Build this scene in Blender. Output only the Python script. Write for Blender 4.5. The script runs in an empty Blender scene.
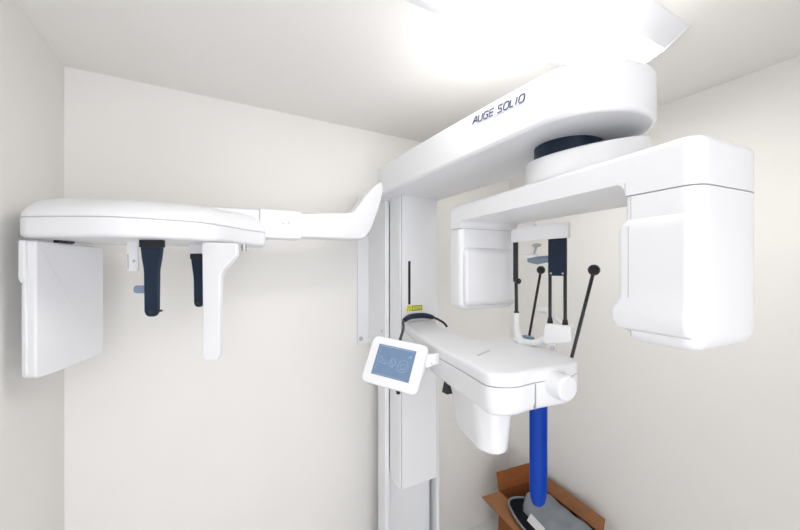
import bpy, bmesh, math, random
from mathutils import Vector, Matrix
random.seed(4)
C = bpy.context.scene.collection
PI = math.pi

# ------------------------------------------------------------------ materials
def mat(name, col, rough=.5, metal=0, noise=0, nscale=20, bump=0, emit=None, es=0, coat=0, col2=None, spec=.5):
    m = bpy.data.materials.new(name); m.use_nodes = True
    nt = m.node_tree; b = nt.nodes['Principled BSDF']
    b.inputs['Base Color'].default_value = (*col, 1)
    b.inputs['Roughness'].default_value = rough
    b.inputs['Metallic'].default_value = metal
    b.inputs['Coat Weight'].default_value = coat
    b.inputs['Specular IOR Level'].default_value = spec
    if noise or bump:
        tc = nt.nodes.new('ShaderNodeTexCoord')
        n = nt.nodes.new('ShaderNodeTexNoise'); n.inputs['Scale'].default_value = nscale
        n.inputs['Detail'].default_value = 5
        nt.links.new(tc.outputs['Object'], n.inputs['Vector'])
        if noise:
            r = nt.nodes.new('ShaderNodeValToRGB')
            r.color_ramp.elements[0].position = .3; r.color_ramp.elements[1].position = .7
            c2 = col2 or tuple(max(0, c*(1-noise)) for c in col)
            r.color_ramp.elements[0].color = (*c2, 1); r.color_ramp.elements[1].color = (*col, 1)
            nt.links.new(n.outputs['Fac'], r.inputs['Fac'])
            nt.links.new(r.outputs['Color'], b.inputs['Base Color'])
        if bump:
            bp = nt.nodes.new('ShaderNodeBump'); bp.inputs['Strength'].default_value = bump
            bp.inputs['Distance'].default_value = .002
            nt.links.new(n.outputs['Fac'], bp.inputs['Height'])
            nt.links.new(bp.outputs['Normal'], b.inputs['Normal'])
    if emit:
        b.inputs['Emission Color'].default_value = (*emit, 1)
        b.inputs['Emission Strength'].default_value = es
    return m

M = dict(
    wall=mat('painted_wall', (.86, .845, .815), .8, noise=.015, nscale=3, bump=.15),
    ceiling=mat('painted_ceiling', (.88, .865, .835), .85, noise=.015, nscale=2, bump=.1),
    floor=mat('pale_vinyl_floor', (.78, .78, .79), .35, noise=.04, nscale=6),
    white=mat('white_enamel', (.80, .81, .835), .3, noise=.008, nscale=4, coat=.15),
    column=mat('column_enamel', (.82, .835, .86), .38, noise=.008, nscale=4),
    bright=mat('bright_white_plastic', (.90, .905, .92), .35, noise=.008, nscale=8),
    cloth=mat('black_cloth', (.006, .007, .010), .85, noise=.2, nscale=30, spec=.15),
    gasket=mat('grey_seam', (.38, .39, .42), .6, noise=.05, nscale=30),
    pale=mat('pale_grey_plastic', (.55, .57, .6), .4, noise=.03, nscale=20),
    bluegrey=mat('blue_grey_plastic', (.20, .27, .36), .4, noise=.05, nscale=30),
    navy=mat('dark_navy_plastic', (.004, .018, .045), .4, noise=.3, nscale=12, spec=.35),
    black=mat('black_plastic', (.006, .007, .012), .35, noise=.3, nscale=30),
    blue=mat('blue_gloss', (.0, .035, .30), .4, noise=.12, nscale=6, spec=.15),
    chrome=mat('steel', (.6, .6, .6), .3, metal=1, noise=.05, nscale=40),
    screen=mat('lcd_blue', (.13, .20, .31), .3, noise=.06, nscale=14, emit=(.25, .40, .65), es=.06),
    line=mat('lcd_line', (.34, .44, .58), .4, noise=.03, nscale=20, emit=(.5, .65, .85), es=.05),
    yellow=mat('yellow_label', (.85, .85, .08), .5, noise=.03, nscale=60),
    ink=mat('navy_ink', (.03, .035, .09), .5, noise=.1, nscale=60),
    plate=mat('nameplate_film', (.68, .70, .78), .35, noise=.03, nscale=40),
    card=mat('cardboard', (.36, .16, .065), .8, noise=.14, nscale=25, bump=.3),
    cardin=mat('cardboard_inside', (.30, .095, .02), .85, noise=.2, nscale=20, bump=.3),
    greycloth=mat('grey_vinyl_cloth', (.25, .285, .32), .55, noise=.08, nscale=9, bump=.3),
    paper=mat('white_paper', (.8, .8, .82), .7, noise=.03, nscale=30),
    lens=mat('lit_acrylic_lens', (.9, .9, .9), .5, noise=.01, nscale=5, emit=(1, .985, .96), es=7.5),
    trim=mat('white_light_housing', (.82, .83, .86), .45, noise=.01, nscale=8),
)

# ------------------------------------------------------------------ mesh helpers
def MB(): return ([], [])
def add(mb, vs, fs):
    o = len(mb[0]); mb[0].extend(Vector(v) for v in vs); mb[1].extend([tuple(i+o for i in f) for f in fs]); return mb
def loft(mb, rings, cap=True, xf=None):
    n = len(rings[0]); vs = []; fs = []
    for r in rings:
        for v in r: vs.append(xf(v) if xf else v)
    for k in range(len(rings)-1):
        for i in range(n):
            j = (i+1) % n
            fs.append((k*n+i, k*n+j, (k+1)*n+j, (k+1)*n+i))
    if cap:
        fs.append(tuple(reversed(range(n)))); fs.append(tuple((len(rings)-1)*n+i for i in range(n)))
    return add(mb, vs, fs)
def rrect(x0, x1, y0, y1, r, z, n=6):
    """rounded rectangle ring; r is one radius or four (x0y0, x1y0, x1y1, x0y1)"""
    rr = r if isinstance(r, (tuple, list)) else (r,)*4
    out = []
    for (cx, cy, sx, sy, a0), q in zip(((x0, y0, 1, 1, PI), (x1, y0, -1, 1, 1.5*PI), (x1, y1, -1, -1, 0), (x0, y1, 1, -1, .5*PI)), rr):
        for k in range(n+1):
            a = a0+k/n*PI/2
            out.append((cx+sx*q+q*math.cos(a), cy+sy*q+q*math.sin(a), z))
    return out
def box(mb, x0, x1, y0, y1, z0, z1, xf=None):
    vs = [(x, y, z) for z in (z0, z1) for x, y in ((x0, y0), (x1, y0), (x1, y1), (x0, y1))]
    if xf: vs = [xf(v) for v in vs]
    return add(mb, vs, [(3, 2, 1, 0), (4, 5, 6, 7), (0, 1, 5, 4), (1, 2, 6, 5), (2, 3, 7, 6), (3, 0, 4, 7)])
def roundpoly(pts, rad, n=5):
    out = []; N = len(pts)
    for i, p in enumerate(pts):
        r = rad[i] if isinstance(rad, (list, tuple)) else rad
        p = Vector(p); a = Vector(pts[i-1]); b = Vector(pts[(i+1) % N])
        da = (a-p); db = (b-p); la = da.length; lb = db.length; da.normalize(); db.normalize()
        d = min(r, la*.48, lb*.48)
        s = p+da*d; e = p+db*d
        for k in range(n+1):
            t = k/n
            out.append(tuple(s*(1-t)**2+p*2*t*(1-t)+e*t*t))
    return out
def ring(poly, z): return [(p[0], p[1], z) for p in poly]
def inset(poly, d):
    """move each outline point inwards by d (outline is counter-clockwise)"""
    N = len(poly); out = []
    for i in range(N):
        a = Vector(poly[i-1][:2]); b = Vector(poly[(i+1) % N][:2]); t = (b-a)
        if t.length < 1e-7: out.append(tuple(poly[i][:2])); continue
        t.normalize(); nrm = Vector((-t.y, t.x))
        out.append((poly[i][0]+nrm.x*d, poly[i][1]+nrm.y*d))
    return out
def area(poly):
    return sum(poly[i-1][0]*poly[i][1]-poly[i][0]*poly[i-1][1] for i in range(len(poly)))/2
def ccw(poly): return poly if area(poly) > 0 else list(reversed(poly))
def slab(mb, poly, z0, z1, e=.006, xf=None, eb=None):
    """extruded outline with rounded rims"""
    poly = ccw(poly); eb = e if eb is None else eb; rings = []
    if eb:
        for k in range(4):
            a = k/3*PI/2; rings.append(ring(inset(poly, eb*(1-math.sin(a))), z0+eb*(1-math.cos(a))))
    else: rings.append(ring(poly, z0))
    if e:
        for k in range(4):
            a = k/3*PI/2; rings.append(ring(inset(poly, e*(1-math.cos(a))), z1-e*(1-math.sin(a))))
    else: rings.append(ring(poly, z1))
    return loft(mb, rings, xf=xf)
def tube(mb, pts, r, n=12, cap=True):
    pts = [Vector(p) for p in pts]; rr = r if isinstance(r, (list, tuple)) else [r]*len(pts); rings = []
    t0 = (pts[1]-pts[0]).normalized(); up = Vector((0, 0, 1)) if abs(t0.z) < .9 else Vector((1, 0, 0))
    u = t0.cross(up).normalized()
    for i, p in enumerate(pts):
        t = (pts[min(i+1, len(pts)-1)]-pts[max(i-1, 0)]).normalized()
        u = (u-t*u.dot(t)).normalized(); v = t.cross(u)
        rings.append([p+u*rr[i]*math.cos(2*PI*k/n)+v*rr[i]*math.sin(2*PI*k/n) for k in range(n)])
    return loft(mb, rings, cap)
def sphere(mb, c, r, n=20, m=12, sc=(1, 1, 1)):
    c = Vector(c); rings = []
    for j in range(1, m):
        a = PI*j/m-PI/2
        rings.append([c+Vector((sc[0]*r*math.cos(a)*math.cos(2*PI*k/n), sc[1]*r*math.cos(a)*math.sin(2*PI*k/n), sc[2]*r*math.sin(a))) for k in range(n)])
    return loft(mb, rings)
def spline(pts, n=8):
    P = [Vector(p) for p in pts]; out = []
    for i in range(len(P)-1):
        p0 = P[max(i-1, 0)]; p1 = P[i]; p2 = P[i+1]; p3 = P[min(i+2, len(P)-1)]
        for k in range(n):
            t = k/n
            out.append(.5*((2*p1)+(-p0+p2)*t+(2*p0-5*p1+4*p2-p3)*t*t+(-p0+3*p1-3*p2+p3)*t**3))
    out.append(P[-1]); return out
org = {}
def obj(name, mb, m, parent=None, bevel=0, sharp=35, segs=3, label=None):
    vs, fs = mb
    lo = Vector([min(v[i] for v in vs) for i in range(3)]); hi = Vector([max(v[i] for v in vs) for i in range(3)])
    c = (lo+hi)/2
    me = bpy.data.meshes.new(name); me.from_pydata([v-c for v in vs], [], fs); me.validate()
    b = bmesh.new(); b.from_mesh(me)
    bmesh.ops.remove_doubles(b, verts=b.verts, dist=1e-5)
    bmesh.ops.recalc_face_normals(b, faces=b.faces)
    for f in b.faces: f.smooth = True
    for e in b.edges:
        if len(e.link_faces) == 2 and e.calc_face_angle(0) > math.radians(sharp) and not bevel: e.smooth = False
    b.to_mesh(me); b.free(); me.materials.append(m)
    o = bpy.data.objects.new(name, me); C.objects.link(o)
    o.location = c
    if parent is not None: o.parent = parent; o.location = c-org[parent.name]
    org[o.name] = c
    if bevel:
        bm = o.modifiers.new('edge_rounding', 'BEVEL'); bm.width = bevel; bm.segments = segs; bm.limit_method = 'ANGLE'; bm.angle_limit = math.radians(32)
    wn = o.modifiers.new('normals', 'WEIGHTED_NORMAL'); wn.keep_sharp = True; wn.weight = 80
    if label: o['label'] = label
    return o
def tag(o, label, cat, group=None):
    o['label'] = label; o['category'] = cat
    if group: o['group'] = group
    return o
def thing(name, loc, label, cat):
    o = bpy.data.objects.new(name, None); C.objects.link(o); o.location = loc; o.empty_display_size = .1
    org[o.name] = Vector(loc); return tag(o, label, cat)
def struct(name, mb, m):
    o = obj(name, mb, m); o['kind'] = 'structure'; return o
def xform(loc, rz):
    A = Matrix.Translation(loc) @ Matrix.Rotation(rz, 4, 'Z')
    return lambda v: A @ Vector(v)

# ------------------------------------------------------------------ room: back wall y=0, left wall x=0, right wall x=2.45
RW, RD, RH = 2.45, -3.0, 2.6
struct('floor', box(MB(), -.1, RW+.1, RD, .1, -.08, 0), M['floor'])
struct('ceiling', box(MB(), -.1, RW+.1, RD, .1, RH, RH+.08), M['ceiling'])
struct('wall_back', box(MB(), 0, RW, 0, .1, 0, RH), M['wall'])
struct('wall_left', box(MB(), -.1, 0, RD, .1, 0, RH), M['wall'])
struct('wall_right', box(MB(), RW, RW+.1, RD, .1, 0, RH), M['wall'])


struct('light_blocking_wall', box(MB(), 1.2, RW+.1, -2.5, -2.4, 0, RH), M['wall'])  # unseen partial wall, added to block front light from the machine and right wall

# ------------------------------------------------------------------ ceiling light
def along(prof, x0, x1): return [[(x0, p[0], p[1]) for p in prof], [(x1, p[0], p[1]) for p in prof]]
def ceiling_light(x0, x1, yc, label, lens):
    cl = thing('ceiling_light', ((x0+x1)/2, yc, RH), label, 'ceiling light')
    q = lambda pr: [(yc+y, RH-z) for y, z in pr]
    b = MB(); loft(b, along(q([(-.180, .0005), (-.176, .006), (-.113, .040), (.113, .040), (.176, .006), (.180, .0005)]), x0, x1))
    obj('light_housing', b, M['trim'], cl)
    b = MB(); loft(b, along(q([(-.110, .0402), (-.085, .050), (-.045, .056), (0, .058), (.045, .056), (.085, .050), (.110, .0402)]), x0+.004, x1-.004))
    obj('light_lens', b, M[lens], cl, label='glowing white acrylic lens')
    for x in (x0-.0035, x1+.0035):
        b = MB(); loft(b, along(q([(-.182, .0005), (-.178, .008), (-.113, .044), (-.045, .060), (0, .062), (.045, .060), (.113, .044), (.178, .008), (.182, .0005)]), x-.0034, x+.0034))
        obj('end_cap', b, M['trim'], cl)
ceiling_light(.95, 1.886, -1.12, 'white wraparound light fixed to the ceiling above the machine', 'lens')

# ------------------------------------------------------------------ the X-ray machine
root = thing('dental_xray_machine', (1.44, -.15, 0), 'large white panoramic dental X-ray machine with a cephalometric arm, fixed to the back wall', 'x-ray machine')

# support column (fixed channel against the wall) ---------------------------
b = MB()
box(b, 1.300, 1.3245, -.235, -.150, .03, 2.15); box(b, 1.627, 1.647, -.235, -.150, .03, 2.15)
box(b, 1.3245, 1.627, -.165, -.150, .03, 2.15)
box(b, 1.25, 1.70, -.33, -.001, 0, .03)
sc = obj('support_column', b, M['column'], root, bevel=.003)
b = MB(); box(b, 1.236, 1.70, -.012, -.001, 1.36, 2.2); box(b, 1.304, 1.64, -.1495, -.012, 1.36, 2.15)
wb = obj('wall_bracket', b, M['column'], root, bevel=.002)
for (x, y, z) in ((1.256, -.012, 1.395),):
    b = MB(); tube(b, [(x, y, z), (x, y-.004, z)], .013, 18); tube(b, [(x, y-.004, z), (x, y-.010, z)], .007, 6)
    obj('bolt', b, M['chrome'], wb, bevel=.001)
b = MB(); tube(b, [(1.3005, -.20, 1.465), (1.295, -.20, 1.465)], .006, 14); obj('screw', b, M['chrome'], sc)

# lift column ---------------------------------------------------------------
zc0, zc1 = .700, 2.165
b = MB()
poly = roundpoly([(1.3265, -.2365), (1.3265, -.345), (1.334, -.352), (1.545, -.352), (1.5525, -.345), (1.5525, -.2365)], [.002, .004, .004, .006, .006, .002])
slab(b, poly, zc0, zc1, .002)
box(b, 1.34, 1.536, -.2365, -.168, zc0+.02, zc1)
lc = obj('lift_column', b, M['column'], root, sharp=30)
b = MB(); box(b, 1.3322, 1.3342, -.3535, -.3465, zc0+.004, zc1-.004); obj('panel_seam', b, M['gasket'], lc)
b = MB(); slab(b, roundpoly([(1.371, 1.617), (1.384, 1.617), (1.384, 1.835), (1.371, 1.835)], .004), 0, .0015, 0, xf=lambda v: Vector((v[0], -.3525-v[2], v[1])))
obj('indicator_slot', b, M['black'], lc, label='narrow black vertical slot')
b = MB(); box(b, 1.361, 1.455, -.3532, -.3522, 1.583, 1.612)
wl = obj('warning_label', b, M['yellow'], lc, label='small yellow warning label')
b = MB()
def frame(mb, x0, x1, z0, z1, w, y):
    box(mb, x0, x1, y-.0006, y, z0, z0+w); box(mb, x0, x1, y-.0006, y, z1-w, z1)
    box(mb, x0, x0+w, y-.0006, y, z0+w, z1-w); box(mb, x1-w, x1, y-.0006, y, z0+w, z1-w)
frame(b, 1.393, 1.453, 1.585, 1.610, .003, -.3533)
for k in range(3): box(b, 1.402, 1.444, -.3538, -.3533, 1.591+k*.005, 1.5925+k*.005)
for p, q in (((1.364, 1.587), (1.389, 1.587)), ((1.389, 1.587), (1.3765, 1.609)), ((1.3765, 1.609), (1.364, 1.587))):
    tube(b, [(p[0], -.3535, p[1]), (q[0], -.3535, q[1])], .0009, 6)
box(b, 1.3758, 1.3772, -.3538, -.3532, 1.593, 1.602)
obj('label_print', b, M['ink'], lc)

# overhead beam -------------------------------------------------------------
bx0, bx1, by0 = 1.238, 1.578, -.254
cx, cy, R = (bx0+bx1)/2, -1.235, (bx1-bx0)/2
pl = [(bx1-.02, by0), (bx0+.02, by0)]
out = roundpoly([(bx1, by0), (bx0, by0), (bx0, -.6), (bx1, -.6)], [.03, .03, .0001, .0001], 5)[:12]
for k in range(1, 8): out.append((bx0, by0-.03-(cy-by0+.03)*-k/8 if False else by0-.03+(cy-by0+.03)*k/8))
for k in range(33):
    a = PI+k/32*PI; out.append((cx+R*math.cos(a), cy+R*math.sin(a)))
for k in range(7, 0, -1): out.append((bx1, by0-.03+(cy-by0+.03)*k/8))
out = ccw(out)
def ztop(y): t = min(1, max(0, (-y-.5)/.9)); return 2.300-.020*t*t
b = MB(); rings = []
for k in range(5):
    a = k/4*PI/2; rings.append(ring(inset(out, .012*(1-math.sin(a))), 2.161+.012*(1-math.cos(a))))
for k in range(5):
    a = k/4*PI/2; rings.append([(p[0], p[1], ztop(p[1])-.010*(1-math.sin(a))) for p in inset(out, .010*(1-math.cos(a)))])
loft(b, rings); beam = obj('overhead_beam', b, M['white'], root, sharp=50)
# nameplate and lettering on the side face towards -x
X0 = bx0
b = MB()
def side(u, v, w): # u along -y, v up (sloping a little), w outwards
    return Vector((X0-w, -.985-u, 2.256-.07*u+v))
loft(b, [[side(-.004, -.006, .0002), side(.216, -.006, .0002), side(.216, .026, .0002), side(-.004, .026, .0002)],
         [side(-.004, -.006, .0010), side(.216, -.006, .0010), side(.216, .026, .0010), side(-.004, .026, .0010)]])
obj('nameplate', b, M['plate'], beam)
G = {'A': [[(0, 0), (.62, 1), (.8, 1), (1, 0)], [(.35, .34), (.93, .34)]],
     'U': [[(.1, 1), (0, .25), (.12, 0), (.75, 0), (.9, .2), (1.0, 1)]],
     'G': [[(1.05, .85), (.95, 1), (.3, 1), (.08, .8), (0, .25), (.12, 0), (.8, 0), (.93, .2), (.97, .5), (.55, .5)]],
     'E': [[(1.0, 1), (.15, 1), (0, 0), (.85, 0)], [(.08, .5), (.85, .5)]],
     'S': [[(1.02, 1), (.25, 1), (.1, .8), (.15, .55), (.8, .48), (.92, .25), (.8, 0), (0, 0)]],
     'O': [[(.3, 1), (.08, .8), (0, .2), (.15, 0), (.75, 0), (.97, .2), (1.05, .8), (.9, 1), (.3, 1)]],
     'L': [[(.15, 1), (0, 0), (.8, 0)]], 'I': [[(.15, 1), (0, 0)]]}
b = MB(); u = .003; hgt = .0195
for ch in 'AUGE SOLIO':
    if ch == ' ': u += .010; continue
    w = {'I': .004, 'L': .0145, 'A': .021}.get(ch, .0185)
    for st in G[ch]:
        pts = [side(u+(p[0]+.12*p[1])*w if ch != 'I' else u+.006*p[1], p[1]*hgt, .0012) for p in st]
        tube(b, pts, .0019, 6)
    u += w+(.0062 if ch in 'LI' else .0050)
obj('lettering', b, M['ink'], beam, label='dark blue lettering')
b = MB(); tube(b, [(1.442, -1.172, 2.162), (1.442, -1.172, 2.10)], .092, 40); obj('pivot_neck', b, M['navy'], beam, label='dark pivot neck')

# rotating arm --------------------------------------------------------------
A = xform((1.447, -1.222, 0), math.radians(-5.27))
arm = (-.156, .116, -.346, .484)
zs = 1.950
# silhouette of the arm top: slab with an underside that arches between the heads
yi, yo = -.215, .395
b = MB(); rings = []
def rr(z, d, r=(.03, .10, .06, .03)): return rrect(arm[0]+d, arm[1]-d, arm[2]+d, arm[3]-d, [max(.004, q-d) for q in r], z, 8)
for k in range(5):
    a = k/4*PI/2; rings.append(rr(2.040-.014*(1-math.sin(a)), .014*(1-math.cos(a))))
rings.reverse()
# full height down to the seam only over the heads: build as main plate + two shoulders
loft(b, [rr(1.9771, 0)]+list(reversed(rings))[::-1][0:0]+[rr(2.026, 0)]+[rr(2.040-.014*(1-math.sin(k/4*PI/2)), .014*(1-math.cos(k/4*PI/2))) for k in range(1, 5)], xf=A)
def shoulder(mb, y0, y1, rad, z0, z1):
    loft(mb, [rrect(arm[0], arm[1], y0, y1, rad, z0, 8), rrect(arm[0], arm[1], y0, y1, rad, z1, 8)], xf=A)
shoulder(b, arm[2], yi, (.03, .10, .004, .004), zs, 1.977)
shoulder(b, yo, arm[3], (.004, .004, .06, .03), zs, 1.977)
# fillets under the plate at both inner corners
for y0, sg in ((yi, 1), (yo, -1)):
    rf = .022; pr = [(y0+sg*.0001, 1.977), (y0+sg*.0001, 1.978-rf)]+[(y0+sg*rf*(1-math.cos(a)), 1.978-rf+rf*math.sin(a)) for a in [k/6*PI/2 for k in range(1, 7)]]+[(y0+sg*rf, 1.977)]
    loft(b, [[A((arm[0], p[0], p[1])) for p in pr], [A((arm[1], p[0], p[1])) for p in pr]])
ra = obj('rotating_arm', b, M['white'], root, sharp=40)
b = MB(); n = 48
def circ(r, z, c=(0, 0)): return [A((c[0]+r*math.cos(2*PI*k/n), c[1]+r*math.sin(2*PI*k/n), z)) for k in range(n)]
loft(b, [circ(.150, 2.030), circ(.156, 2.039)]+[[Vector((q.x, q.y, q.z+(.026*((q.x-1.447)*.8757-(q.y+1.222)*.4829)-.018*((q.x-1.447)*-.4829-(q.y+1.222)*.8757))/.157*(q.z-2.04)/.09)) for q in circ(rd, z)] for rd, z in ((.157, 2.050), (.158, 2.085), (.157, 2.121), (.154, 2.129), (.148, 2.132))])
obj('pivot_collar', b, M['white'], ra)
# heads -------------------------------------------------------------------------
g = MB()
loft(g, [rrect(arm[0]+.004, arm[1]-.004, arm[2]+.004, yi-.003, (.028, .096, .003, .003), zs-.004, 8), rrect(arm[0]+.004, arm[1]-.004, arm[2]+.004, yi-.003, (.028, .096, .003, .003), zs+.004, 8)], xf=A)
obj('seam_gasket', g, M['gasket'], ra)
g = MB()
loft(g, [rrect(arm[0]+.003, arm[1]-.003, yo+.003, arm[3]-.004, (.003, .003, .05, .028), zs-.004, 8), rrect(arm[0]+.003, arm[1]-.003, yo+.003, arm[3]-.004, (.003, .003, .05, .028), zs+.004, 8)], xf=A)
obj('seam_gasket', g, M['gasket'], ra)
b = MB(); zb = 1.646
secs = [(zb, .030), (zb+.003, .018), (zb+.010, .008), (zb+.022, .002), (zb+.035, 0), (zs-.003, 0), (zs-.0015, .002)]
loft(b, [rrect(arm[0]+d, arm[1]-d, arm[2]+d, yi-d, (max(.006, .03-d*.5), .10-d, .012, .012), z, 8) for z, d in secs], xf=A)
th = obj('tube_head', b, M['white'], ra, sharp=50)
# collimator cover on the inner side of the tube head
b = MB()
def cov(z, out_, inn): return rrect(arm[0]-out_, arm[1]-.06, -.335+(.0 if out_ < .01 else 0), yi+inn, (.012, .012, .014, .014), z, 5)
loft(b, [cov(1.672, .000, .006), cov(1.678, .006, .022), cov(1.690, .011, .027), cov(1.712, .012, .028), cov(1.722, .010, .022), cov(1.735, .008, .014), cov(1.75, .008, .012), cov(1.875, .008, .012), cov(1.888, .006, .010), cov(1.899, .000, .002)], xf=A)
obj('collimator_cover', b, M['white'], ra, sharp=50)
b = MB()
for y in (-.228,):
    box(b, arm[0]-.0003, arm[0]+.002, y-.0009, y+.0009, 1.90, zs-.002, xf=A); box(b, arm[0]-.0003, arm[0]+.002, y-.0009, y+.0009, 1.66, 1.674, xf=A)
    box(b, arm[0]-.0084, arm[0]-.006, y-.0009, y+.0009, 1.74, 1.885, xf=A)
obj('shell_seam', b, M['pale'], ra)
# sensor head at the wall end
b = MB(); zb2 = 1.640
secs = [(zb2, .03), (zb2+.003, .016), (zb2+.012, .006), (zb2+.025, 0), (zs-.12, 0), (zs-.003, 0), (zs-.0015, .002)]
loft(b, [rrect(arm[0]+d, arm[1]-d, yo+d*.5, arm[3]-d*.6, (.02, .02, .03, .028), z, 8) for z, d in secs], xf=A)
obj('sensor_head', b, M['white'], ra, sharp=50)
b = MB()
secs = [(zb2+.014, .014, -.004), (zb2+.022, .004, .014), (zb2+.04, 0, .020), (zs-.10, 0, .020), (zs-.085, .004, .014), (zs-.07, .012, -.004)]
loft(b, [rrect(arm[0]+.012+d, arm[1]-.006-d, yo-e_, yo+.03, .012, z, 5) for z, d, e_ in secs], xf=A)
obj('sensor_cover', b, M['white'], ra, sharp=50)

# patient table -----------------------------------------------------------------
P = [(1.336, -.3535), (1.318, -.42), (1.247, -.618), (1.18, -.873), (1.15, -1.058), (1.125, -1.175), (1.18, -1.212), (1.259, -1.208), (1.390, -1.226), (1.455, -1.205), (1.492, -1.10), (1.535, -.875), (1.361, -.835), (1.415, -.62), (1.443, -.5), (1.520, -.40), (1.53, -.3535)]
rad = [.003, .06, .08, .08, .06, .06, .05, .03, .04, .04, .06, .04, .06, .05, .06, .06, .003]
tp = ccw(roundpoly(P, rad))
zt = 1.533
b = MB(); slab(b, tp, zt-.034, zt, .012, eb=.002); pt = obj('patient_table', b, M['white'], root, sharp=50)
b = MB(); slab(b, inset(tp, .006), zt-.040, zt-.032, .0); obj('seam_gasket', b, M['gasket'], pt)
b = MB(); rings = [ring(inset(tp, .020), zt-.112), ring(inset(tp, .012), zt-.110), ring(inset(tp, .006), zt-.103), ring(inset(tp, .001), zt-.088), ring(tp, zt-.038), ring(inset(tp, .001), zt-.0362)]
loft(b, rings); obj('table_base', b, M['white'], pt, sharp=50)
# end cap seam and slot
b = MB(); box(b, 1.2558, 1.2572, -1.2125, -1.205, zt-.103, zt-.037); obj('end_cap_seam', b, M['gasket'], pt)
b = MB(); box(b, 1.213, 1.219, -1.075, -.985, zt-.001, zt+.0012, xf=xform((0, 0, 0), 0))
ss = MB(); S = xform((1.262, -1.012, 0), math.radians(22)); box(ss, -.040, .040, -.0045, .0045, zt-.001, zt+.0012, xf=S)
obj('table_slot', ss, M['pale'], pt)
# knob
kc = Vector((1.327, -1.20, 1.488)); kd = Vector((-.05, -.99, -.03)).normalized()
b = MB(); tube(b, [kc, kc+kd*.052, kc+kd*.057, kc+kd*.060], [.0345, .034, .032, .028], 40)
obj('adjustment_knob', b, M['white'], pt, sharp=50)
# housing under the table
b = MB()
bot = [(1.239, -.899), (1.197, -1.065), (1.215, -1.110), (1.258, -1.115), (1.290, -1.06), (1.311, -.900)]
top = [(1.236, -.860), (1.182, -1.05), (1.205, -1.115), (1.275, -1.125), (1.320, -1.06), (1.351, -.88)]
br = roundpoly(bot, .018); trr = roundpoly(top, .02)
mid = [tuple(Vector(p)*.8+Vector(q)*.2) for p, q in zip(br, trr)]
bi = [tuple(Vector(p)*.9+Vector((1.25, -1.01))*.1) for p in br]
loft(b, [ring(bi, 1.265), ring(br, 1.272), ring(mid, 1.30), ring(trr, zt-.10)])
obj('drive_housing', b, M['white'], pt, sharp=50)
# blue handle
b = MB(); H = xform((1.306, -1.180, 0), math.radians(-29))
def hr(z, w, t): return [(w*math.cos(2*PI*k/24)*(1 if 1 else 1), t*math.sin(2*PI*k/24), z) for k in range(24)]
loft(b, [hr(1.140, .004, .003), hr(1.143, .012, .008), hr(1.150, .018, .011), hr(1.165, .022, .013), hr(1.19, .0245, .014), hr(1.45, .0245, .014)], xf=H)
obj('blue_handle', b, M['blue'], pt, label='glossy blue upright handle')
# black plugs below
b = MB(); add(b, [(1.183, -.935, 1.392), (1.196, -.925, 1.392), (1.187, -.915, 1.432), (1.182, -.922, 1.432), (1.183, -.905, 1.392), (1.176, -.91, 1.432)], [(0, 1, 4), (3, 5, 2), (0, 3, 2, 1), (1, 2, 5, 4), (4, 5, 3, 0)])
b = MB(); loft(b, [rrect(1.176, 1.200, -.935, -.905, .003, 1.392), rrect(1.182, 1.192, -.925, -.912, .003, 1.435)]); obj('cable_plug', b, M['black'], pt)

# head support ------------------------------------------------------------------
b = MB()
arc = [(1.487, -.925), (1.472, -.950), (1.462, -1.0), (1.461, -1.06), (1.465, -1.12), (1.473, -1.158)]
arc = spline([(p[0], p[1], 0) for p in arc], 6)
rings = []
for i, p in enumerate(arc):
    t = (arc[min(i+1, len(arc)-1)]-arc[max(i-1, 0)]).normalized(); nn = Vector((-t.y, t.x, 0))
    f = i/(len(arc)-1); z0, z1 = 1.893, 1.940
    q = [(-.008, z0), (.008, z0), (.009, z0+.004), (.009, z1-.006), (.006, z1), (-.006, z1), (-.009, z1-.006), (-.009, z0+.004)]
    rings.append([p+nn*a_+Vector((0, 0, z_)) for a_, z_ in q])
loft(b, rings)
sphere(b, (1.466, -1.02, 1.942), .015, sc=(.8, 1.5, .7))
hs = obj('head_support', b, M['bright'], root, sharp=50)
# left temple rod on white post
b = MB(); tube(b, [(1.487, -.935, 1.906), (1.489, -.937, 1.64)], .0062, 12); tube(b, [(1.487, -.935, 1.905), (1.487, -.935, 1.75)], .009, 12); sphere(b, (1.489, -.937, 1.636), .0095)
sphere(b, (1.489, -.945, 1.752), .011); obj('temple_rod', b, M['black'], hs)
b = MB()
for y, x in ((-1.094, 1.468), (-1.142, 1.476)):
    tube(b, [(x, y, 1.895), (x, y, 1.628)], .0052, 12); tube(b, [(x, y, 1.64), (x, y, 1.622)], [.0065, .0095], 12)
obj('temple_rod', b, M['black'], hs)
b = MB(); T = xform((1.472, -1.118, 0), math.radians(-81))
slab(b, roundpoly([(-.029, 1.775), (.029, 1.775), (.029, 1.893), (-.029, 1.893)], .006), -.006, .006, .003, xf=lambda v: T((v[0], v[2], v[1])))
obj('temple_pad', b, M['navy'], hs, label='dark navy temple pad')
for d in (-.018, .02):
    b = MB(); sphere(b, T((d, -.0065, 1.783)), .0035); obj('pad_screw', b, M['chrome'], hs)
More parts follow.
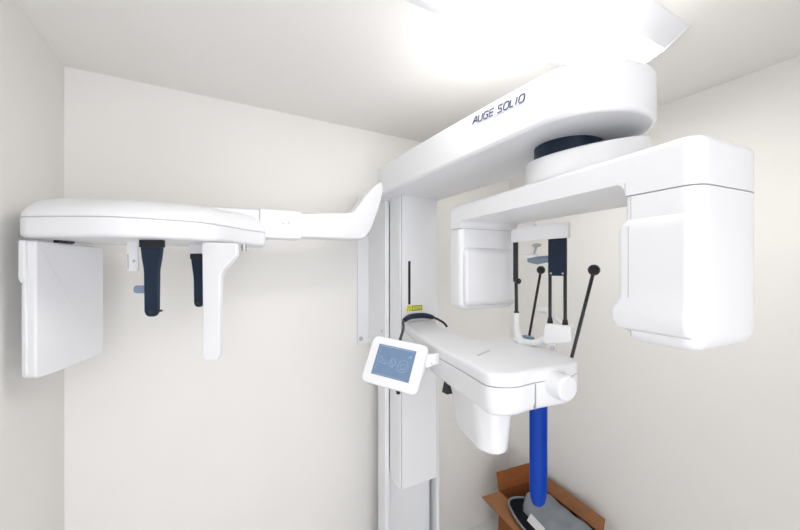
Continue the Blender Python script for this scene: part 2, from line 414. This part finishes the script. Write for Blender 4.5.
# posts / chin base
b = MB()
pr = [(1.489, -.937, 1.636), (1.489, -.938, 1.60), (1.488, -.940, 1.575), (1.483, -.955, 1.545), (1.470, -.985, 1.530)]
tube(b, spline(pr, 5), [.010+.007*(i/20)**2 for i in range(21)], 14)
obj('support_post', b, M['bright'], hs)
b = MB(); B = xform((1.473, -1.118, 0), math.radians(-81))
slab(b, roundpoly([(-.045, 1.560), (-.03, 1.553), (.050, 1.575), (.046, 1.624), (-.034, 1.622)], .008), -.014, .014, .005, xf=lambda v: B((v[0], v[2], v[1])))
tube(b, spline([(1.470, -1.075, 1.568), (1.470, -1.045, 1.550), (1.472, -1.01, 1.541), (1.475, -.97, 1.540), (1.480, -.945, 1.540)], 4), .012, 14)
tube(b, [(1.470, -1.10, 1.57), (1.470, -1.10, 1.53)], .012, 14)
obj('support_block', b, M['bright'], hs, sharp=50)
b = MB(); tube(b, [(1.452, -1.115, 1.548), (1.437, -1.124, 1.548)], .007, 12); obj('clamp_screw', b, M['chrome'], hs)
b = MB(); sphere(b, (1.530, -1.02, 1.653), .022, sc=(1, 1.3, .5)); tube(b, spline([(1.528, -1.03, 1.655), (1.51, -1.06, 1.642), (1.485, -1.115, 1.63), (1.478, -1.125, 1.62)], 4), .006, 10)
obj('chin_rest', b, M['bright'], hs)
b = MB(); slab(b, roundpoly([(1.485, -.995), (1.515, -1.00), (1.525, -.95), (1.50, -.945)], .012), 1.534, 1.556, .005); obj('bite_block_holder', b, M['bluegrey'], hs)
b = MB(); tube(b, [(1.500, -.985, 1.829), (1.498, -1.02, 1.826), (1.478, -1.10, 1.832)], [.010, .014, .010], 12); obj('forehead_rest', b, M['bluegrey'], hs, label='blue grey forehead rest')
b = MB(); sphere(b, (1.500, -.99, 1.842), .018, sc=(1.0, 1.9, .5)); obj('forehead_pad', b, M['bright'], hs)
b = MB(); sphere(b, (1.52, -1.0, 1.880), .012, sc=(1.2, 1.4, .6)); tube(b, [(1.52, -1.0, 1.88), (1.505, -1.0, 1.845)], .004, 8); obj('nasion_support', b, M['pale'], hs)

# grip rods -----------------------------------------------------------------------
for p, q, r, rb in (((1.457, -1.175, 1.525), (1.504, -1.216, 1.794), .0050, .0165), ((1.520, -.962, 1.525), (1.553, -.992, 1.793), .0046, .0148)):
    b = MB(); tube(b, [p, q], r, 12); gr = obj('grip_rod', b, M['black'], root)
    b = MB(); sphere(b, q, rb, 24, 14); obj('ball_handle', b, M['black'], gr)

# control panel ---------------------------------------------------------------------
# basis: u to the panel's right, v down, w outwards
def cam2room(X, Y, Z): return Vector((.8757*X+.4829*Y, -.4829*X+.8757*Y, Z))
u_ = cam2room(.189, -.0925, -.019).normalized(); v_ = cam2room(-.044, -.060, -.146)
v_ = (v_-u_*v_.dot(u_)).normalized(); w_ = u_.cross(v_)
if w_.y > 0: w_ = -w_
pc = Vector((1.046, -.816, 1.482))
def pan(a, c, d): return pc+u_*a+v_*c+w_*d
b = MB()
po = roundpoly([(-.104, -.079), (.104, -.079), (.104, .081), (-.104, .081)], .022)
loft(b, [[pan(p[0]*.90, p[1]*.90, -.034) for p in po], [pan(p[0]*.97, p[1]*.97, -.030) for p in po], [pan(*p, -.012) for p in po], [pan(*p, -.004) for p in po], [pan(p[0]*.985, p[1]*.985, 0) for p in po], [pan(p[0]*.96, p[1]*.96, .001) for p in po]])
cp = obj('control_panel', b, M['white'], root, sharp=60)
b = MB(); so = [(-.0735, -.052), (.068, -.056), (.068, .049), (-.0735, .052)]
so = [(-.072, -.053), (.068, -.053), (.068, .050), (-.072, .050)]
loft(b, [[pan(p[0], p[1], .0005) for p in so], [pan(p[0], p[1], .0018) for p in so]])
obj('touch_screen', b, M['screen'], cp, label='blue grey touch screen')
b = MB()
def pl_(pts, r=.0007): tube(b, [pan(x, y, .0022) for x, y in pts], r, 5)
pl_([(-.068, -.049), (.062, -.049)], .0009); pl_([(-.062, .046), (.05, .046)], .0005)
for k in range(7): pl_([(-.064, -.04+k*.011), (-.058, -.036+k*.011)], .0008)
jaw = [(-.055, .0), (-.050, -.014), (-.044, -.004), (-.050, .010), (-.056, .006)]
pl_(jaw); pl_([(-.040, -.006), (-.034, .008), (-.028, -.006), (-.020, .006), (-.040, .010)])
pl_([(-.016, .0), (-.008, -.014), (.002, -.012), (.008, .0), (.0, .014), (-.010, .014), (-.016, .0)])
pl_([(-.012, -.012), (-.002, .012)])
pl_([(.016, .010), (.020, -.008), (.034, -.016), (.048, -.010), (.054, .006), (.046, .020), (.030, .024), (.018, .018), (.016, .010)])
pl_([(.024, .004), (.036, -.004), (.046, .004), (.040, .014), (.028, .014), (.024, .004)])
pl_([(.048, -.03), (.056, -.034), (.058, -.026), (.048, -.03)], .0012)
obj('screen_drawing', b, M['line'], cp)
b = MB(); rings = []
for q, hz in ((pan(.060, -.03, -.020), .024), (pan(.100, -.035, -.026), .022), (Vector((1.165, -.885, 1.497)), .018), (Vector((1.225, -.865, 1.492)), .016)):
    rings.append([q+Vector((sx*.009*.5, sy*.009*.87, sz*hz)) for sx, sy, sz in ((1, 1, -1), (1, 1, 1), (-1, -1, 1), (-1, -1, -1))])
loft(b, rings)
obj('panel_bracket', b, M['white'], cp, bevel=.004)
b = MB(); q = Vector((1.137, -.905, 1.49)); sphere(b, q, .0035); obj('screw', b, M['chrome'], cp)

# cable with padded sleeve -----------------------------------------------------------
b = MB(); path = [(1.128, -.735, 1.36), (1.128, -.72, 1.42), (1.172, -.68, 1.50), (1.232, -.595, 1.562), (1.268, -.55, 1.580), (1.33, -.50, 1.585), (1.40, -.462, 1.572), (1.446, -.44, 1.55), (1.47, -.44, 1.51), (1.475, -.44, 1.47)]
path = [(1.090, -.765, 1.37), (1.092, -.755, 1.43), (1.150, -.66, 1.50), (1.240, -.535, 1.535), (1.290, -.45, 1.556), (1.35, -.415, 1.566), (1.43, -.405, 1.564), (1.485, -.41, 1.552), (1.525, -.435, 1.528), (1.54, -.45, 1.505)]
tube(b, spline(path, 6), .0058, 12); cb = obj('signal_cable', b, M['black'], root)
b = MB(); sp = spline(path[4:8], 6); tube(b, sp, [.008+.006*math.sin(PI*i/(len(sp)-1))**.5 for i in range(len(sp))], 16)
obj('cable_sleeve', b, M['navy'], cb, label='thick navy sleeve')
b = MB(); tube(b, [(1.090, -.765, 1.385), (1.090, -.765, 1.355)], [.012, .007], 12); obj('cable_plug', b, M['black'], cb)

# cephalometric boom ------------------------------------------------------------------
b = MB(); y0, y1 = -.335, -.245
lowp = spline([(.845, 0, 1.931), (1.0, 0, 1.932), (1.115, 0, 1.934), (1.150, 0, 1.945), (1.181, 0, 1.985), (1.208, 0, 2.05), (1.228, 0, 2.11), (1.2375, 0, 2.165)], 4)
upp = spline([(.845, 0, 2.036), (.97, 0, 2.048), (1.06, 0, 2.056), (1.088, 0, 2.066), (1.12, 0, 2.105), (1.160, 0, 2.158), (1.198, 0, 2.200), (1.2365, 0, 2.225)], 4)
e = .010; rings = []
for l, h in zip(lowp, upp):
    d = (h-l).normalized(); L = (h-l).length; pr = []
    for yy, t in ((y0+e, 0), (y1-e, 0), (y1, e), (y1, L-e), (y1-e, L), (y0+e, L), (y0, L-e), (y0, e)):
        q = l+d*t; pr.append((q.x, yy, q.z))
    rings.append(pr)
loft(b, rings); bo = obj('cephalometric_boom', b, M['white'], root, sharp=50, bevel=0)
b = MB(); slab(b, roundpoly([(.68, -.343), (.849, -.343), (.849, -.24), (.68, -.24)], .008), 1.924, 2.042, .006); jb = obj('boom_joint', b, M['white'], bo, sharp=50)
b = MB()
for x, z in ((.773, 1.986), (.795, 1.990)): tube(b, [(x, -.3445, z), (x, -.341, z)], .0045, 12)
obj('joint_screw', b, M['pale'], jb)

# cephalometric body (long lozenge) ----------------------------------------------------
front = [(.040, -.30), (.032, -.40), (.036, -.475), (.13, -.540), (.248, -.602), (.327, -.612), (.42, -.606), (.497, -.580), (.551, -.520), (.620, -.43), (.704, -.36)]
back = [(.704, -.24), (.62, -.225), (.45, -.21), (.25, -.22), (.10, -.24)]
cpoly = ccw(roundpoly(front+back, [.05, .05, .05, .1, .1, .1, .1, .1, .08, .08, .02, .02, .1, .1, .1, .05], 4))
zc_ = 1.885
def top(z, f, g=0): # shrink towards the spine of the body
    c = Vector((.36, -.40)); return [(c.x+(p[0]-c.x)*(1-f*.5), c.y+(p[1]-c.y)*(1-f), z) for p in cpoly]
b = MB(); loft(b, [ring(inset(cpoly, .012), zc_), ring(inset(cpoly, .003), zc_+.006), ring(cpoly, zc_+.014), ring(cpoly, zc_+.054), ring(inset(cpoly, .001), zc_+.056)])
cy_ = obj('cephalometric_body', b, M['white'], root, sharp=50)
b = MB(); slab(b, inset(cpoly, .004), zc_+.053, zc_+.063, 0); obj('seam_gasket', b, M['pale'], cy_)
b = MB(); loft(b, [ring(inset(cpoly, .001), zc_+.059), ring(cpoly, zc_+.061), ring(inset(cpoly, .002), zc_+.072), top(zc_+.088, .06), top(zc_+.105, .16), top(zc_+.117, .30), top(zc_+.124, .48), top(zc_+.127, .70)])
obj('top_shell', b, M['white'], cy_, sharp=50)
b = MB(); slab(b, roundpoly([(.50, -.345), (.679, -.343), (.679, -.24), (.50, -.24)], .004), 1.926, 2.036, .008); obj('boom_socket', b, M['white'], cy_, sharp=50)
# detector panel hanging at the left end
D = xform((.066, -.470, 0), math.atan2(.228, .100))   # local x runs towards the wall
b = MB(); prof = [(0, 1.878), (.248, 1.874), (.248, 1.508), (.236, 1.494), (.045, 1.483), (.0, 1.483)]
slab(b, roundpoly(prof, [.006, .012, .012, .012, .02, .02]), -.030, .010, .006, xf=lambda v: D((v[0], -v[2], v[1])))
fd = obj('film_detector', b, M['white'], root, sharp=50)
b = MB(); prof = [(-.006, 1.878), (.05, 1.878), (.05, 1.50), (.0, 1.50), (-.002, 1.77), (-.010, 1.79)]
slab(b, roundpoly([(-.010, 1.879), (.03, 1.879), (.03, 1.775), (.02, 1.760), (-.003, 1.755), (-.010, 1.77)], .006), .010, .028, .004, xf=lambda v: D((v[0], v[2], v[1])))
obj('detector_rail', b, M['white'], fd, sharp=50)
b = MB(); slab(b, roundpoly([(-.006, 1.760), (.02, 1.760), (.02, 1.495), (-.003, 1.495)], .004), .0105, .019, .003, xf=lambda v: D((v[0], v[2], v[1])))
obj('detector_edge', b, M['white'], fd, sharp=50)
b = MB(); box(b, .07, .125, -.012, .004, 1.8775, 1.8855, xf=D); obj('detector_slot', b, M['black'], fd)
# ear rods
VW = math.radians(-29)
def blade(x, y, w0, w1, z0, z1, th, name='ear_rod'):
    T_ = xform((x, y, 0), VW)
    pr = [(-w0/2, z1), (w0/2, z1), (w0/2, z1-.020), (w1*.62, z1-.062), (w1*.5, z1-.09), (w1*.46, z0+.012), (w1*.25, z0), (-w1*.25, z0), (-w1*.46, z0+.012), (-w1*.5, z1-.09), (-w1*.62, z1-.062), (-w0/2, z1-.020)]
    b = MB(); slab(b, roundpoly(pr, .012, 4), -th/2, th/2, .003, xf=lambda v: T_((v[0], v[2], v[1])))
    o = obj(name, b, M['navy'], root, sharp=50)
    b = MB(); sphere(b, T_((w1*.05, -th/2, z0+.016)), .005, 12, 8); tube(b, [T_((w1*.4, 0, z0+.018)), T_((w1*.4+.012, 0, z0+.018))], .0035, 10)
    obj('rod_tip', b, M['black'], o)
    b = MB(); box(b, -w0/2-.001, w0/2+.001, -th/2-.002, th/2+.002, z1-.022, z1+.004, xf=T_); obj('rod_clamp', b, M['black'], o)
    return o, T_
e1_, T1 = blade(.354, -.548, .066, .045, 1.652, 1.885, .012)
e2_, T2 = blade(.471, -.361, .056, .036, 1.656, 1.855, .012)
b = MB(); box(b, -.030, .030, -.016, .016, 1.853, 1.887, xf=T2); obj('rod_mount', b, M['white'], e2_, bevel=.003)
b = MB(); slab(b, roundpoly([(-.062, 1.722), (-.016, 1.722), (-.016, 1.746), (-.062, 1.746)], .011), .004, .016, .003, xf=lambda v: T1((v[0], v[2], v[1]))); obj('nasion_support', b, M['bluegrey'], e1_)
# calibration clip behind
b = MB(); K = xform((.288, -.432, 0), VW)
slab(b, roundpoly([(-.018, 1.79), (.018, 1.79), (.018, 1.887), (-.018, 1.887)], .004), -.004, .004, .002, xf=lambda v: K((v[0], v[2], v[1])))
kc_ = obj('scale_clip', b, M['trim'], cy_, sharp=50)
b = MB(); box(b, -.014, -.011, -.006, -.004, 1.795, 1.845, xf=K); sphere(b, K((.006, -.004, 1.822)), .005, 10, 8); obj('clip_marking', b, M['pale'], cy_)
# white collimator plate
b = MB(); T3 = xform((.513, -.552, 0), VW)
prof = [(-.026, 1.884), (.085, 1.880), (.085, 1.838), (.040, 1.790), (.032, 1.770), (.030, 1.515), (.022, 1.502), (-.012, 1.500), (-.022, 1.512)]
slab(b, roundpoly(prof, [.004, .010, .008, .03, .03, .02, .01, .01, .014], 4), -.012, .012, .004, xf=lambda v: T3((v[0], v[2], v[1])))
obj('collimator_plate', b, M['white'], root, sharp=50)
b = MB(); tube(b, [(.615, -.46, 1.886), (.615, -.46, 1.862)], .009, 12); obj('clamp_screw', b, M['chrome'], cy_)

# ------------------------------------------------------------------ cardboard box in the corner
X0b, X1b, Y0b, Y1b, ZR, t = -.285, 0, -.50, 0, .38, .006
BX = xform((2.392, -.262, 0), math.radians(-6.6))
cbx = thing('cardboard_box', tuple(BX((-.134, -.25, 0))), 'open brown cardboard box with raised flaps on the floor in the corner', 'box')
b = MB(); box(b, X0b, X1b, Y0b, Y1b, .001, .008, xf=BX)
box(b, X0b, X0b+t, Y0b, Y1b, .008, ZR, xf=BX); box(b, X1b-t, X1b, Y0b, Y1b, .008, ZR, xf=BX)
box(b, X0b+t, X1b-t, Y0b, Y0b+t, .008, ZR, xf=BX); box(b, X0b+t, X1b-t, Y1b-t, Y1b, .008, ZR, xf=BX)
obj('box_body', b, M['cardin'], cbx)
def flap(p, q, d, m, w=.005):
    p, q, d = Vector(p), Vector(q), Vector(d); e_ = (q-p).normalized(); nrm = e_.cross(d).normalized()*w
    r1 = [p, q, q+d-e_*.008, p+d+e_*.008]
    b = MB(); loft(b, [[BX(v) for v in r1], [BX(v+nrm) for v in r1]]); return obj('flap', b, m, cbx)
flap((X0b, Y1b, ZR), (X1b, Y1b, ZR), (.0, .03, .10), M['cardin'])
flap((X1b, Y0b, ZR), (X1b, Y1b, ZR), (.026, 0, .068), M['card'])
flap((X0b, Y1b-.005, ZR), (X0b, Y0b, ZR), (-.135, 0, .003), M['card'])
flap((X0b, Y0b, ZR), (X1b, Y0b, ZR), (0, -.10, -.04), M['card'])

# soft things stuffed in the box
def cushion(name, pts, zf, m, nx=30, ny=30, thick=.03):
    a, b_, c, d = [Vector((*p, 0)) for p in pts]; mb = MB(); vs = []; fs = []
    for s in (0, 1):
        for i in range(nx+1):
            for j in range(ny+1):
                u, v = i/nx, j/ny
                p = (a*(1-u)+b_*u)*(1-v)+(d*(1-u)+c*u)*v
                ed = (1-abs(2*u-1)**8)*(1-abs(2*v-1)**8)
                vs.append(BX((p.x, p.y, zf(u, v)+(thick*ed if s else 0))))
    N = (nx+1)*(ny+1)
    for s in (0, 1):
        for i in range(nx):
            for j in range(ny):
                k = s*N+i*(ny+1)+j; f = (k, k+1, k+ny+2, k+ny+1); fs.append(f if s else tuple(reversed(f)))
    rim = [i*(ny+1) for i in range(nx+1)]+[nx*(ny+1)+j for j in range(1, ny+1)]+[i*(ny+1)+ny for i in range(nx-1, -1, -1)]+[j for j in range(ny-1, 0, -1)]
    for q in range(len(rim)): k, l = rim[q], rim[(q+1) % len(rim)]; fs.append((k, l, N+l, N+k))
    add(mb, vs, fs); return obj(name, mb, m, sharp=60)
def za(x, y):
    k = min(1, max(0, (x+.29)/.28))
    return .389-.024*k**2+.010*math.sin(PI*k)+.003*math.sin(40*x+22*y)+.003*math.sin(60*y-18*x)
LE = [(-.50, -.300), (-.30, -.296), (-.22, -.286), (-.18, -.250), (-.14, -.195), (-.105, -.150)]
def xl(y):
    for (ya, xa), (yb, xb) in zip(LE, LE[1:]):
        if y <= yb: return xa+(xb-xa)*(y-ya)/(yb-ya)
    return LE[-1][1]
mb = MB(); vs = []; fs = []; N1 = 36; NN = (N1+1)**2
for sd in (0, 1):
    for i in range(N1+1):
        for j in range(N1+1):
            y = -.488+(.488-.105)*j/N1; x0 = xl(y); x = x0+(-.012-x0)*i/N1; u, v = i/N1, j/N1
            ed = (1-abs(2*u-1)**10)*(1-abs(2*v-1)**10)
            vs.append(BX((x, y, za(x, y)+(.004+.022*ed)*sd)))
for sd in (0, 1):
    for i in range(N1):
        for j in range(N1):
            k = sd*NN+i*(N1+1)+j; f = (k, k+1, k+N1+2, k+N1+1); fs.append(f if sd else tuple(reversed(f)))
rim = [i*(N1+1) for i in range(N1+1)]+[N1*(N1+1)+j for j in range(1, N1+1)]+[i*(N1+1)+N1 for i in range(N1-1, -1, -1)]+[j for j in range(N1-1, 0, -1)]
for q in range(len(rim)): k, l = rim[q], rim[(q+1) % len(rim)]; fs.append((k, l, NN+l, NN+k))
add(mb, vs, fs)
g = obj('padded_apron', mb, M['greycloth'], sharp=70)
tag(g, 'grey folded padded apron lying over the opening of the cardboard box', 'apron')
po_ = [(-.204, -.142), (-.289, -.122), (-.328, -.153), (-.358, -.23), (-.378, -.316), (-.388, -.47), (-.302, -.47), (-.300, -.30), (-.292, -.222), (-.256, -.180)]
b = MB(); slab(b, roundpoly(po_, .02, 4), .3905, .404, .004, xf=lambda v: BX(v))
pch = obj('pouch', b, M['cloth'], sharp=60)
tag(pch, 'black pouch with grey piping between the apron and the left flap of the box', 'pouch')
b = MB(); pth = spline([BX((x, y, .402)) for x, y in ((-.204, -.140), (-.250, -.120), (-.292, -.120), (-.330, -.153), (-.360, -.23), (-.380, -.316), (-.390, -.47))], 6)
tube(b, pth, .006, 10); obj('piping', b, M['greycloth'], pch, label='grey piping')
b = MB(); q4 = ((-.338, -.40, .409), (-.300, -.40, .424), (-.288, -.285, .424), (-.330, -.300, .409))
loft(b, [[BX(v) for v in q4], [BX((v[0], v[1], v[2]+.002)) for v in q4]])
pp = obj('paper_sheet', b, M['paper']); tag(pp, 'small white paper lying where the black pouch meets the grey apron', 'paper')

# ------------------------------------------------------------------ light, sky, camera
w = bpy.data.worlds.new('World'); bpy.context.scene.world = w; w.use_nodes = True
bg = w.node_tree.nodes['Background']; bg.inputs[0].default_value = (.955, .96, 1.0, 1); bg.inputs[1].default_value = 1.5

cam = bpy.data.cameras.new('camera'); co = bpy.data.objects.new('camera', cam); C.objects.link(co)
cam.sensor_width = 36; cam.lens = 338/800*36; cam.clip_start = .02
cam.shift_y = (268-265)/800
co.location = (.518, -1.815, 1.80); co.rotation_euler = (PI/2, 0, math.radians(-28.87))
bpy.context.scene.camera = co
vs_ = bpy.context.scene.view_settings
vs_.view_transform = 'Standard'; vs_.look = 'None'; vs_.gamma = 1; vs_.use_curve_mapping = False; vs_.exposure = 1.18
